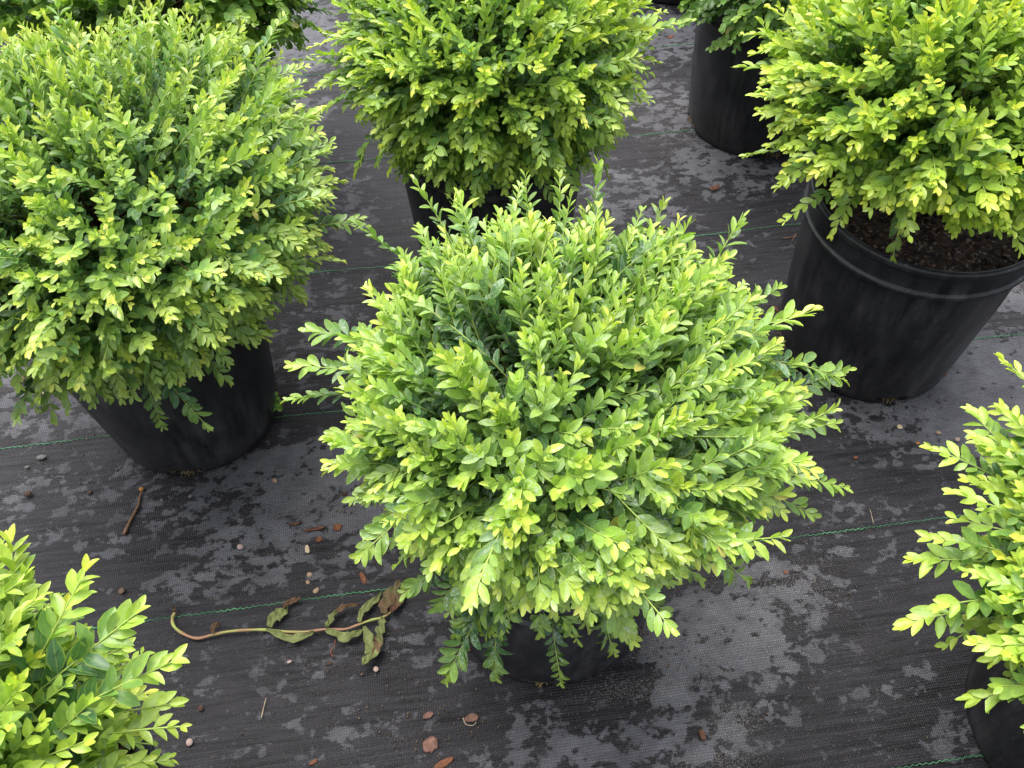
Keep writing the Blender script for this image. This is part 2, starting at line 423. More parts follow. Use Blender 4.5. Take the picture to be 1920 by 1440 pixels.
def make_foliage(root, loc, cen, R, top, low, nshoot, leaf, lens, palette, material, seed, kind='oval', young=0.5, sprigs=(), asp=.485,
                 droop=.5, inner=.35, lim=2.25, sp=.0094, lumps=.09, hollow=None, core=None, shoulder=.10):
    """cen: crown centre (world); R: horizontal radius; top / low: upper and lower vertical radii"""
    rng = np.random.default_rng(seed)
    cen = np.array(cen, float)
    # --- tip positions over the crown surface
    n = nshoot
    ph = rng.uniform(0, 2*PI, n)
    ct = rng.uniform(math.cos(lim), 1, n); th = np.arccos(ct)
    d = np.stack([np.sin(th)*np.cos(ph), np.sin(th)*np.sin(ph), np.cos(th)], -1)
    lump = np.zeros(n)
    for _ in range(9):
        q = nrm(rng.normal(size=3)); lump += rng.uniform(-1, 1)*np.exp(-((d-q)**2).sum(1)/.22)
    rad = 1+lumps*lump+rng.normal(0, .05, n)
    outl = rng.random(n) < .11; rad[outl] += rng.uniform(.05, .18, outl.sum())
    inn = rng.random(n) < inner; rad[inn] = rng.uniform(.58, .86, inn.sum())
    # shoulders square off a little, so the crown is a mop not a ball
    sq = 1+shoulder*np.sin(2*th)**2
    ext = np.where(d[:, 2:3] > 0, np.array([[R, R, top]]), np.array([[R*.93, R*.93, low]]))
    tips = cen+d*ext*(rad*sq)[:, None]
    core = cen+np.array([0, 0, -.03]) if core is None else np.array(core)
    tdir = nrm(tips-core)
    tdir[:, 2] += np.where(d[:, 2] > 0, .25*d[:, 2], 0)
    tdir += rng.normal(0, .20, (n, 3))
    tdir[:, 2] -= droop*np.clip(np.sin(th)-.35, 0, 1)*np.clip(1.1-d[:, 2]*1.6, 0, 1.2)*.8
    L = rng.uniform(*lens, n)
    if len(sprigs):
        sprigs = list(sprigs); st = np.array([s[0] for s in sprigs], float); sdv = nrm(np.array([s[1] for s in sprigs], float)); sl = np.array([s[2] for s in sprigs])
        tips = np.concatenate([tips, st]); tdir = np.concatenate([nrm(tdir), sdv]); L = np.concatenate([L, sl]); inn = np.concatenate([inn, np.zeros(len(st), bool)])
        n = len(tips)
    if hollow is not None:      # thin places where one looks down between the shoots
        keep = np.ones(n, bool)
        for hp, hr, pr in hollow:
            dist = np.linalg.norm(tips-np.array(hp), axis=1)
            keep &= ~((dist < hr) & (rng.random(n) < pr)); keep[n-len(sprigs):] = True
        tips, tdir, L, inn = tips[keep], tdir[keep], L[keep], inn[keep]; n = len(tips)
    tdir = nrm(tdir)
    # the shoot leaves the crown rising, then bends to its tip direction
    rad_dir = nrm(tips-(cen+np.array([0, 0, -.05])))
    sdir = nrm(rad_dir+np.array([0, 0, .30])+rng.normal(0, .12, (n, 3)))
    K = 15
    s = np.linspace(0, 1, K)
    dirs = nrm(sdir[:, None, :]*(1-s)[None, :, None]**1.2+tdir[:, None, :]*s[None, :, None]*1.2)
    step = dirs*(L/(K-1))[:, None, None]
    cum = np.cumsum(step, axis=1); pos = tips[:, None, :]-(cum[:, -1:, :]-cum)
    # --- nodes
    per = np.maximum(4, np.round(L/(sp*rng.uniform(.85, 1.2, n)))).astype(int)
    B, Dv, Nv, LN, AGE_LIGHT, TIPF, SH = [], [], [], [], [], [], []
    shade = rng.normal(0, 1, n)             # every shoot has its own tone
    yng_light = np.clip(rng.beta(2.0, 2.0, n)+young-.5, 0, 1)
    zz_ = nrm(tips-core)[:, 2]                 # new growth on top; light from above and shade below painted in too
    yng_light = np.clip(yng_light+np.interp(zz_, [-.6, .1, .6], [-.22, -.02, .28]), 0, 1)
    yng_light[inn] *= .35  # older inner leaves; the shade in the gaps is painted in too
    ssc = rng.uniform(.82, 1.16, n)
    if len(sprigs): yng_light[-len(sprigs):] = np.clip(yng_light[-len(sprigs):], .42, .8)
    for m in np.unique(per):
        idx = np.where(per == m)[0]
        q = 1-((np.arange(m)+.15)/m)**1.0*.97          # 1 tip .. base
        f = q*(K-1); i0 = np.clip(f.astype(int), 0, K-2); fr = (f-i0)[None, :, None]
        P = pos[idx][:, i0]*(1-fr)+pos[idx][:, i0+1]*fr
        A = nrm(dirs[idx][:, i0])
        rd = rad_dir[idx][:, None, :]*np.ones((1, m, 1))
        ref = nrm(rd*.6+np.array([0, 0, .85]))
        n0 = nrm(ref-(ref*A).sum(-1, keepdims=True)*A+1e-4)
        n0 = nrm(n0+rng.normal(0, .25, (len(idx), 1, 3))); n0 = nrm(n0-(n0*A).sum(-1, keepdims=True)*A)
        tipness = np.clip(1-(np.arange(m))/3.2, 0, 1)[None, :]
        alt = (np.arange(m) % 2 == 0)[None, :] | np.zeros((len(idx), 1), bool)
        upr = np.clip(A[..., 2], 0, 1); ups = upr
        for sgn in (-1, 1):
            side = nrm(np.cross(A, n0))*sgn
            tw = np.where(alt, 0, (.35+.85*upr))+rng.normal(0, .22, alt.shape)
            az = rot(side, A, tw)
            phi = np.radians(40-23*tipness+rng.normal(0, 9, alt.shape))
            dl = A*np.cos(phi)[..., None]+az*np.sin(phi)[..., None]
            nax = nrm(A*np.sin(phi)[..., None]-az*np.cos(phi)[..., None])
            nn_ = nax*(.35+.6*upr)[..., None]+n0*(1.15-upr)[..., None]+rng.normal(0, .16, dl.shape)
            ll = leaf*ssc[idx][:, None]*(1-.40*tipness)*rng.uniform(.74, 1.16, alt.shape)*(1-.12*(np.arange(m) > m-3))[None, :]
            keep = rng.random(alt.shape) > .04
            B.append((P+az*.0006)[keep]); Dv.append(dl[keep]); Nv.append(nn_[keep]); LN.append(ll[keep])
            fr_ = (np.arange(m)/5.5)[None, :]*np.ones((len(idx), 1))
            AGE_LIGHT.append((fr_-(yng_light[idx][:, None]-.5)*1.0-(young-.5)*.5)[keep]); SH.append((shade[idx][:, None]*np.ones((1, m)))[keep])
    B = np.concatenate(B); Dv = np.concatenate(Dv); Nv = np.concatenate(Nv); LN = np.concatenate(LN); AGE_LIGHT = np.concatenate(AGE_LIGHT); SH = np.concatenate(SH)
    ok = B[:, 2] > .02
    B, Dv, Nv, LN, AGE_LIGHT, SH = B[ok], Dv[ok], Nv[ok], LN[ok], AGE_LIGHT[ok], SH[ok]
    k = len(B)
    col = pal(palette, AGE_LIGHT*.55+.25+rng.normal(0, .05, k))
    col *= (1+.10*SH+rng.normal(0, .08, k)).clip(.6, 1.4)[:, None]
    od = rng.random(k) < .0022; col[od] = col[od]*.35+np.array([.58, .42, .12])*.65      # the odd yellowed blade
    wd = LN*asp*rng.uniform(.88, 1.12, k)
    loc = np.array(loc, float)
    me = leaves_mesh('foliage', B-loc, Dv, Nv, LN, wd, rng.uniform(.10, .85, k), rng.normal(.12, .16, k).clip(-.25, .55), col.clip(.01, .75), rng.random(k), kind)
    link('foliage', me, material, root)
    # --- stems: green shoots, brown wood from the crown of the roots
    r0 = np.linspace(.0013, .0006, K)[None, :]*np.ones((n, 1))*(leaf/.021)
    c_sh = pal([(0, (.13, .12, .045)), (.35, (.22, .30, .07)), (1, (.42, .55, .12))], (s[None, :]*.7+yng_light[:, None]*.5 if len(yng_light) == n else s[None, :]*np.ones((n, 1))).ravel()).reshape(n, K, 3)
    V1, Q1, C1 = tubes(pos, r0, c_sh, 4)
    # wood: from trunk head to the shoot feet
    sel = rng.permutation(n)[:max(60, n//3)]
    foot = pos[sel, 0]
    hub = np.array([loc[0], loc[1], .30])+rng.normal(0, .012, (len(sel), 3))
    tt = np.linspace(0, 1, 9)[None, :, None]
    midp = hub*.45+foot*.55+np.array([0, 0, .02])+rng.normal(0, .015, (len(sel), 3))
    P2 = hub[:, None]*(1-tt)**2+2*midp[:, None]*tt*(1-tt)+foot[:, None]*tt**2
    r2 = np.linspace(.0032, .0011, 9)[None, :]*rng.uniform(.7, 1.2, (len(sel), 1))
    c2 = np.broadcast_to(np.array([.12, .075, .04]), P2.shape)*rng.uniform(.7, 1.3, (len(sel), 1, 1))
    V2, Q2, C2 = tubes(P2, r2, c2, 5)
    V = np.concatenate([V1, V2])-loc; Q = np.concatenate([Q1, Q2+len(V1)]); Cc = np.concatenate([C1, C2])
    link('branches', np_mesh('branches', V, Q, col=Cc), STEM, root)
    # short trunk
    a = np.linspace(0, 1, 8)
    P3 = np.stack([.004*np.sin(a*5+seed), .003*np.cos(a*4+seed), .20+a*.13], -1)[None]
    V3, Q3, C3 = tubes(P3, np.linspace(.014, .010, 8)[None], np.full((1, 8, 3), 1)*np.array([.10, .065, .04]), 9)
    link('trunk', np_mesh('trunk', V3, Q3, col=C3), STEM, root)
    return k

# ------------------------------------------------------------------ pots
def make_pot(root, rb, rt, h, seed, band=.042, notch0=-PI/2, soil_z=None, tilt=0):
    rng = random.Random(seed)
    seg = 240
    zb = h-band
    rm = rb+(rt-rb)*(zb/h)
    prof0 = [(rb-.012, 0.004), (rb-.003, 0.0005), (rb, .003), (rb+.0006, .014), (rb+(rm-rb)*.35, zb*.35), (rb+(rm-rb)*.7, zb*.7), (rm-.0025, zb-.006),
            (rm-.002, zb-.003), (rm+.003, zb-.002), (rm+.0045, zb+.001), (rm+.0035, zb+.005), (rm+.001, zb+.007),
            (rt-.0042, h-.010), (rt-.0035, h-.008), (rt-.0005, h-.006), (rt+.0012, h-.003), (rt+.0004, h), (rt-.002, h+.0005), (rt-.0045, h-.001),
            (rt-.006, h-.012), (rm-.006, zb-.01), (rb-.004, .06)]
    prof = prof0[:6]+[(rm-.004, zb-.010), (rm-.0036, zb-.0072), (rm+.0035, zb-.0068), (rm+.0052, zb-.0045), (rm+.0052, zb-.001), (rm+.0042, zb+.0008), (rm+.0012, zb+.0016), (rm+.0006, zb+.004),
            (rt-.0040, h-.0125), (rt-.0036, h-.0118), (rt+.0016, h-.0108), (rt+.0030, h-.0085), (rt+.0030, h-.0035), (rt+.0018, h-.0008), (rt-.0005, h), (rt-.0042, h), (rt-.0058, h-.0012), (rt-.0062, h-.006),
            (rt-.0075, h-.02), (rm-.006, zb-.01), (rb-.004, .06)]
    nk = []
    for q in range(4):
        c0 = (notch0+q*PI/2) % (2*PI)
        nk.append(int(round(c0/(2*PI)*seg)) % seg)
    def skip(i, k):
        if i in (1, 2):
            for c in nk:
                if min((k-c) % seg, (c-k) % seg) <= (8 if i == 1 else 6): return True
        return False
    me = lathe('pot', prof, seg, skip, wob=.004, seed=seed, ridge=(3, 6, [(notch0+PI/4+q*PI/2+e) for q in range(4) for e in (-.11, 0, .11)]))
    pot = link('pot', me, POT, root)
    for c in nk:                                     # roots showing in each drain hole
        ang = c*2*PI/seg
        K = 7; ps = []
        for _ in range(14):
            a0 = ang+rng.uniform(-.09, .09)
            p0 = np.array([math.cos(a0)*(rb-.008), math.sin(a0)*(rb-.008), rng.uniform(.002, .012)])
            a1 = a0+rng.uniform(-.10, .10)
            p1 = np.array([math.cos(a1)*(rb+rng.uniform(-.004, .005)), math.sin(a1)*(rb+rng.uniform(-.004, .005)), rng.uniform(.001, .012)])
            t = np.linspace(0, 1, K)[:, None]
            ps.append(p0*(1-t)+p1*t+np.c_[np.zeros((K, 2)), .004*np.sin(t[:, 0]*PI)])
        V, Q, _ = tubes(np.array(ps), np.full((14, K), .0006), sides=4)
        link('exposed_roots', np_mesh('exposed_roots', V, Q), ROOTMAT, pot)
    # root ball and soil top
    sz = soil_z if soil_z else h-.022
    rs = rb+(rt-rb)*(sz/h)-.0065
    r = np.random.default_rng(seed)
    rings = 16; sg = 72
    V = []; 
    for i in range(rings+1):
        rr = rs*i/rings
        a = np.arange(sg)*2*PI/sg
        z = sz+.006*(1-(i/rings)**2)+(r.normal(0, .0016, sg) if i < rings else 0)
        V.append(np.c_[rr*np.cos(a), rr*np.sin(a), z*np.ones(sg)])
    V.append(np.c_[(rb-.009)*np.cos(a), (rb-.009)*np.sin(a), np.full(sg, .003)])
    V = np.concatenate(V); Q = [(i*sg+k, (i+1)*sg+k, (i+1)*sg+(k+1) % sg, i*sg+(k+1) % sg) for i in range(rings+1) for k in range(sg)]
    # bark crumbs
    T = []; nv = len(V); ex = []
    for _ in range(900):
        a = r.uniform(0, 2*PI); rr = rs*math.sqrt(r.uniform(0, .96)); c = np.array([rr*math.cos(a), rr*math.sin(a), sz+.006*(1-(rr/rs)**2)+.001])
        sca = np.array([r.uniform(.0015, .0075), r.uniform(.001, .003), r.uniform(.0008, .0022)])
        an = r.uniform(0, 2*PI); ca, sa = math.cos(an), math.sin(an)
        pts = np.array([(1, 0, 0), (0, 1, 0), (-1, 0, 0), (0, -1, 0), (0, 0, 1), (0, 0, -1)], float)*sca*(1+r.normal(0, .2, (6, 1)))
        pts = np.c_[pts[:, 0]*ca-pts[:, 1]*sa, pts[:, 0]*sa+pts[:, 1]*ca, pts[:, 2]+pts[:, 0]*r.uniform(-.3, .3)]+c
        ex.append(pts)
        for f in ((0, 1, 4), (1, 2, 4), (2, 3, 4), (3, 0, 4), (1, 0, 5), (2, 1, 5), (3, 2, 5), (0, 3, 5)): T.append([nv+x for x in f])
        nv += 6
    V = np.concatenate([V]+ex)
    link('soil', np_mesh('soil', V, Q, T), SOIL, root, smooth=False)
    return pot

# palettes: newest growth first
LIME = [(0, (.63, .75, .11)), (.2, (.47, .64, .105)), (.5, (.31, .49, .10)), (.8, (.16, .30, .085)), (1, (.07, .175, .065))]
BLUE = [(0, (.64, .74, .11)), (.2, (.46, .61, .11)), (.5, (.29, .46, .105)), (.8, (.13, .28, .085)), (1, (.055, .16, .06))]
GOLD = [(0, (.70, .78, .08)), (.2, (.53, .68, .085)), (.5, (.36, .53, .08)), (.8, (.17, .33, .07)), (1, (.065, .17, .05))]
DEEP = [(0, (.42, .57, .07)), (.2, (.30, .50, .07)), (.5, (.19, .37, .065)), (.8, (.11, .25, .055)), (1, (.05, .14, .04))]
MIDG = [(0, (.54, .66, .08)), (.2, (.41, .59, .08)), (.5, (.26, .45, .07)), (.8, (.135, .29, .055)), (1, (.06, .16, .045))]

def sprig(px, py, z, dvec, L): return (gp(px, py, z), dvec, L)

def skirt(seed, n, x0, x1, y0, y1, z0, z1):
    rr = random.Random(seed); out = []
    for _ in range(n):
        x = rr.uniform(x0, x1); y = rr.uniform(y0, y1); m_ = (x-(x0+x1)/2)/(x1-x0)
        f_ = (y-y0)/(y1-y0)
        out.append(sprig(x, y-abs(m_)*.25*(y1-y0), z1+(z0-z1)*f_, (m_*1.4, -.5, -.85), rr.uniform(.07, .12)))
    return out

GRP = 'potted boxwood shrubs standing on the weed mat'
def shrub(px, py, label, pot, crown, **kw):
    root = empty('potted_shrub', (px, py, 0)); tag(root, label, 'shrub', GRP)
    make_pot(root, *pot[:3], seed=kw['seed'], **(pot[3] if len(pot) > 3 else {}))
    cen, R, top, low = crown
    return make_foliage(root, (px, py, 0), cen, R, top, low, **kw)

total = 0
# front centre
total += shrub(.108, .477, 'lime green shrub in the middle, white residue on leaves, shoots hanging over its pot',
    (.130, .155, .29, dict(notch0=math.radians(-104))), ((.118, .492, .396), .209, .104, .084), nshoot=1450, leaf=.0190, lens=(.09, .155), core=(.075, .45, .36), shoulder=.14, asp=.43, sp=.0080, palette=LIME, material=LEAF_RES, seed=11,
    young=.52, droop=.8, hollow=[(tuple(gp(880, 655, .45)), .068, .92), (tuple(gp(1040, 765, .44)), .055, .9), (tuple(gp(1050, 1000, .35)), .045, .8), (tuple(gp(1300, 870, .38)), .035, .7)],
    sprigs=[sprig(540, 750, .36, (-1, -.1, .05), .13), sprig(550, 685, .40, (-1, .1, .15), .14), sprig(574, 620, .42, (-1, .1, .2), .12), sprig(665, 418, .43, (-.8, .5, .5), .13),
            sprig(775, 335, .46, (-.5, .5, .8), .12), sprig(850, 375, .47, (-.2, .5, .8), .10), sprig(1122, 308, .50, (.1, .35, 1), .13), sprig(985, 330, .48, (.0, .5, .9), .11), sprig(1245, 380, .46, (.4, .5, .8), .11),
            sprig(1390, 408, .45, (.6, .5, .8), .13), sprig(1460, 540, .42, (.9, .3, .3), .12), sprig(1590, 692, .40, (1, .15, .2), .15), sprig(1565, 795, .36, (1, 0, -.1), .12), sprig(1583, 915, .33, (.9, -.2, -.35), .14),
            sprig(1522, 965, .30, (.7, -.3, -.4), .11), sprig(1400, 1090, .26, (.6, -.4, -.6), .13), sprig(1250, 1150, .19, (.6, -.4, -.5), .10), sprig(1052, 1280, .20, (.1, -.3, -1), .13), sprig(1150, 1225, .22, (.2, -.3, -1), .11),
            sprig(930, 1270, .20, (0, -.3, -1), .14), sprig(838, 1272, .21, (-.4, -.3, -1), .12), sprig(760, 1110, .22, (-.9, -.3, -.4), .12), sprig(690, 1000, .27, (-.8, -.3, -.4), .12), sprig(745, 1060, .25, (-.6, -.3, -.7), .10),
            sprig(620, 880, .30, (-.9, -.2, -.2), .12), sprig(615, 815, .34, (-1, 0, 0), .12)]+skirt(5, 38, 840, 1190, 1080, 1205, .25, .34))
# left
total += shrub(-.375, .843, 'large dense shrub at the left edge, dark sprig hanging low over its pot',
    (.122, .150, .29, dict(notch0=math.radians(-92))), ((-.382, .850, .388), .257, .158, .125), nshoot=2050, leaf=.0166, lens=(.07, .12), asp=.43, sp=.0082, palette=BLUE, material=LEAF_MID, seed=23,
    young=.60, droop=.6, lumps=.07, sprigs=[sprig(390, 800, .24, (.5, -.4, -.8), .12), sprig(305, 800, .23, (.1, -.4, -.9), .09), sprig(97, 782, .24, (-.2, -.4, -.9), .10), sprig(185, 725, .24, (0, -.4, -.9), .09),
            sprig(675, 410, .36, (1, 0, .1), .10), sprig(640, 490, .33, (1, -.1, -.2), .09), sprig(605, 350, .40, (.9, .3, .4), .09), sprig(15, 690, .22, (-.3, -.4, -.9), .09), sprig(470, 570, .30, (.6, -.4, -.4), .09), sprig(400, 640, .27, (.4, -.5, -.6), .09)]+skirt(9, 32, 80, 430, 640, 725, .28, .35))
# behind the front one
total += shrub(.118, 1.12, 'bright green shrub at the top centre of the picture, directly behind the middle shrub',
    (.128, .152, .29), ((.118, 1.105, .385), .215, .18, .138), nshoot=1350, leaf=.0178, lens=(.08, .13), asp=.45, sp=.0092, palette=GOLD, material=LEAF_CLEAN, seed=37,
    young=.44, droop=.8, sprigs=[sprig(1245, 22, .37, (1, .1, .3), .12), sprig(1205, 190, .31, (1, -.1, .05), .10), sprig(556, 112, .33, (-1, 0, .1), .12), sprig(592, 218, .30, (-.8, -.3, -.4), .11), sprig(668, 325, .24, (-.4, -.4, -.8), .12),
            sprig(880, 355, .25, (0, -.4, -1), .10), sprig(1020, 365, .23, (.2, -.4, -1), .12), sprig(945, 350, .25, (.1, -.4, -1), .10), sprig(1140, 330, .22, (.3, -.3, -.9), .08)]+skirt(7, 36, 730, 1110, 275, 352, .28, .34))
# right
total += shrub(.688, .840, 'yellow green shrub at the upper right, its pot rim and bark soil showing below',
    (.136, .158, .30, dict(notch0=math.radians(-95), soil_z=.268)), ((.682, .878, .418), .235, .18, .084), nshoot=1250, leaf=.0188, lens=(.08, .13), asp=.46, sp=.0094, palette=GOLD, material=LEAF_CLEAN, seed=41,
    young=.58, droop=.55, lim=1.95, sprigs=[sprig(1400, 292, .37, (-1, -.1, -.1), .12), sprig(1450, 72, .46, (-.8, .2, .4), .10), sprig(1440, 128, .44, (-1, .1, .2), .12), sprig(1425, 205, .41, (-1, 0, .1), .12), sprig(1460, 350, .35, (-.8, -.2, -.2), .10), sprig(1470, 415, .33, (-.7, -.2, -.5), .10),
            sprig(1560, 440, .33, (-.5, -.5, -.7), .11), sprig(1690, 425, .36, (-.1, -.5, -.8), .10), sprig(1790, 420, .36, (.1, -.5, -.8), .10), sprig(1675, 480, .31, (-.1, -.5, -.8), .08), sprig(1905, 135, .50, (.8, -.2, .3), .12)])
# far right
total += shrub(.693, 1.437, 'dark green shrub behind the upper right one, in a tall black pot',
    (.134, .155, .29), ((.70, 1.40, .345), .225, .15, .150), nshoot=650, leaf=.0165, lens=(.06, .10), palette=DEEP, material=LEAF_CLEAN, seed=53, kind='round', asp=.6,
    young=.40, droop=.8, sprigs=[sprig(1285, 35, .30, (-.8, -.3, -.5), .09), sprig(1375, 70, .26, (-.2, -.4, -1), .09), sprig(1490, 75, .27, (.0, -.4, -1), .08)])
# farthest right: only the foot of its pot shows
total += shrub(.675, 2.02, 'farthest shrub, of which only the foot of its black pot shows at the top edge',
    (.132, .155, .29), ((.68, 2.03, .41), .23, .17, .12), nshoot=260, leaf=.020, lens=(.07, .10), palette=DEEP, material=LEAF_CLEAN, seed=59)
# upper left
total += shrub(-.42, 1.47, 'round leaved shrub at the top left, partly hidden behind the large left one',
    (.130, .152, .29), ((-.39, 1.46, .375), .262, .18, .15), nshoot=850, leaf=.020, lens=(.06, .10), palette=MIDG, material=LEAF_CLEAN, seed=61, kind='round', asp=.58, young=.50, droop=.7)
# nearest, lower left
total += shrub(-.44, .20, 'nearest shrub in the lower left corner, long glossy yellow green shoots',
    (.130, .155, .29), ((-.460, .200, .385), .195, .160, .20), nshoot=950, leaf=.0205, lens=(.09, .14), palette=GOLD, material=LEAF_CLEAN, seed=73, kind='lance', asp=.46,
    young=.48, droop=.4, sp=.0094, sprigs=[sprig(342, 1362, .42, (.9, -.1, .1), .13), sprig(325, 1240, .46, (.9, .2, .2), .13), sprig(255, 1150, .47, (.8, .4, .3), .13), sprig(160, 1070, .48, (.5, .7, .4), .13), sprig(20, 1015, .48, (0, .9, .6), .12), sprig(230, 1215, .40, (.9, .3, 0), .10), sprig(320, 1320, .38, (.9, 0, 0), .10)])
# right edge, lower
total += shrub(.71, .212, 'shrub at the lower right edge, long yellow green shoots reaching left past its pot',
    (.132, .155, .29, dict(notch0=math.radians(207))), ((.715, .180, .352), .280, .085, .095), nshoot=1600, leaf=.0205, lens=(.09, .14), palette=GOLD, material=LEAF_CLEAN, seed=79, kind='lance', asp=.46,
    young=.48, droop=.4, sp=.0094, lim=1.95, sprigs=[sprig(1695, 1172, .33, (-1, -.1, -.15), .14), sprig(1712, 1050, .36, (-1, .1, 0), .13), sprig(1775, 1210, .29, (-.8, -.3, -.4), .10), sprig(1745, 1010, .38, (-1, .2, .1), .12), sprig(1790, 925, .40, (-.9, .4, .1), .12), sprig(1830, 820, .42, (-.8, .5, .3), .11),
            sprig(1880, 675, .46, (-.7, .6, .4), .10), sprig(1885, 1290, .24, (-.2, -.4, -1), .13)])
print('leaves', total)

# ------------------------------------------------------------------ litter
def pebble(px, py, sx, sy, ang, matname, label, cat='pebble', seed=0, hz=.55):
    """sx, sy: half sizes in photograph pixels"""
    rng = np.random.default_rng(int(px*7+py))
    p = gp(px, py); s = .5*(np.linalg.norm(gp(px+1, py)-p)+np.linalg.norm(gp(px, py+1)-p)*.75)
    a, b_ = sx*s, sy*s*1.1
    n1, n2 = 9, 14
    V = []
    for i in range(n1+1):
        t = PI*i/n1
        for k in range(n2):
            q = 2*PI*k/n2
            v = np.array([math.sin(t)*math.cos(q), math.sin(t)*math.sin(q), math.cos(t)])
            V.append(v)
    V = np.array(V)
    bumpy = np.ones(len(V))
    for _ in range(7):
        dr = nrm(rng.normal(size=3)); bumpy -= .18*np.clip((V@dr)-.55, 0, 1)*rng.uniform(.5, 2)
    V = V*bumpy[:, None]*np.array([a, b_, min(a, b_)*hz])
    ca, sa = math.cos(ang), math.sin(ang)
    V = np.c_[V[:, 0]*ca-V[:, 1]*sa, V[:, 0]*sa+V[:, 1]*ca, V[:, 2]+min(a, b_)*hz*.7]
    Q = [(i*n2+k, (i+1)*n2+k, (i+1)*n2+(k+1) % n2, i*n2+(k+1) % n2) for i in range(n1) for k in range(n2)]
    o = link(cat.replace(' ', '_'), np_mesh(cat, V, Q), STONE[matname]); o.location = p-np.array([0, 0, .0018])
    tag(o, label, cat, 'pebbles and crumbs scattered on the mat')
for a in [
 (38, 712, 9, 6, .1, 'brown', 'brown oval pebble under the low leaves of the large left shrub'),
 (77, 857, 11, 5, 0, 'grey', 'long grey pebble just below the green yarn at the left edge'),
 (50, 875, 5, 3, .3, 'grey', 'small grey pebble left below the long grey one'),
 (265, 917, 5, 5, 0, 'orange', 'bright orange ball beside the top end of the brown twig'),
 (355, 1392, 8, 8, .3, 'pink', 'squarish pale pebble near the bottom edge, right of the corner shrub'),
 (228, 1108, 7, 7, .2, 'brown', 'round dark brown pebble above the lower left shrub'),
 (157, 1146, 5, 4, 0, 'pink', 'tiny pale pebble touching the lower left shrub leaves'),
 (515, 901, 5, 6, .4, 'tan', 'tan pebble alone on the dry mat right of the left pot'),
 (357, 930, 5, 4, .2, 'grey', 'pale grey pebble right of the brown twig'),
 (303, 937, 4, 3, .1, 'grey', 'very small grey pebble close to the brown twig'),
 (450, 1025, 6, 7, 1, 'pink', 'flat pinkish pebble on the wet spots right of the twig foot'),
 (576, 1030, 5, 10, .1, 'cream', 'tall pale cream pebble standing out left of the middle shrub'),
 (580, 1077, 6, 5, .2, 'tan', 'upper pebble of the tan pair above the wilted stem'),
 (577, 1091, 5, 5, .5, 'tan', 'lower pebble of the tan pair above the wilted stem'),
 (593, 1107, 8, 5, .5, 'tan', 'tan pebble resting just above the green yarn, below the pair'),
 (705, 1254, 6, 6, 0, 'pink', 'white pink pebble below the hanging leaf of the wilted stem'),
 (1687, 800, 6, 5, .3, 'cream', 'cream pebble below the upper right pot'),
 (1721, 830, 4, 3, 0, 'orange', 'tiny orange pebble in the wet spots below the cream one'),
 (1760, 811, 6, 4, -.4, 'tan', 'flat tan pebble right of the cream one'),
 (1795, 823, 6, 5, .3, 'pink', 'pinkish pebble nearest the right edge shrub'),
 (168, 924, 6, 5, .3, 'dark', 'dark brown crumb in front of the left pot'),
 (52, 926, 8, 6, .3, 'dark', 'dark brown crumb near the left edge'),
 (376, 1327, 7, 6, .2, 'dark', 'dark red crumb above the squarish pale pebble'),
 (1745, 998, 3, 2, 0, 'pink', 'white speck under the long green yarn on the right'),
 (542, 1190+50, 6, 3, .1, 'pink', 'small flat pale flake below the middle of the wilted stem'),
 (617, 1243, 7, 4, .1, 'dark', 'dark crumb left of the white pink pebble'),
 (647, 925, 6, 5, .3, 'dark', 'dark crumb tucked under the left side of the middle shrub')]:
    pebble(*a)

def chip(px, py, lx, ly, ang, m, label, curl=.25):
    """bark chip: an uneven thick flake; lx, ly half sizes in photograph pixels"""
    rng = np.random.default_rng(int(px*3+py*5))
    p = gp(px, py); s = np.linalg.norm(gp(px+1, py)-p)
    a, b_ = lx*s*.88, ly*s*1.1
    n = 11; top = []; K = 5
    V = []; xs = np.linspace(-1, 1, n)
    prof = (1-np.abs(xs)**2.4)**.55*(1+rng.normal(0, .07, n)); prof[0] = .15; prof[-1] = .1
    skew = np.cumsum(rng.normal(0, .07, n))
    for side in (1, 0):
        for i in range(n):
            for k in range(K):
                v = (k/(K-1)*2-1)
                x = xs[i]*a; y = (v*prof[i]+skew[i])*b_
                z = curl*(xs[i]**2)*a*.5+.25*b_*(1-v*v)+rng.normal(0, .00012)+(.0011 if side else 0)
                V.append((x, y, z))
    V = np.array(V); ca, sa = math.cos(ang), math.sin(ang)
    V = np.c_[V[:, 0]*ca-V[:, 1]*sa, V[:, 0]*sa+V[:, 1]*ca, V[:, 2]]
    h = n*K; Q = []
    for i in range(n-1):
        for k in range(K-1):
            q = i*K+k; Q += [(q, q+K, q+K+1, q+1), (h+q, h+q+1, h+q+K+1, h+q+K)]
    for i in range(n-1):
        Q += [(i*K, h+i*K, h+(i+1)*K, (i+1)*K), (i*K+K-1, (i+1)*K+K-1, h+(i+1)*K+K-1, h+i*K+K-1)]
    for k in range(K-1):
        Q += [(k, k+1, h+k+1, h+k), ((n-1)*K+k, h+(n-1)*K+k, h+(n-1)*K+k+1, (n-1)*K+k+1)]
    o = link('bark_chip', np_mesh('bark_chip', V, Q), m, smooth=False); o.location = p+np.array([0, 0, -.0015])
    tag(o, label, 'bark chip', 'bark chips scattered on the mat')
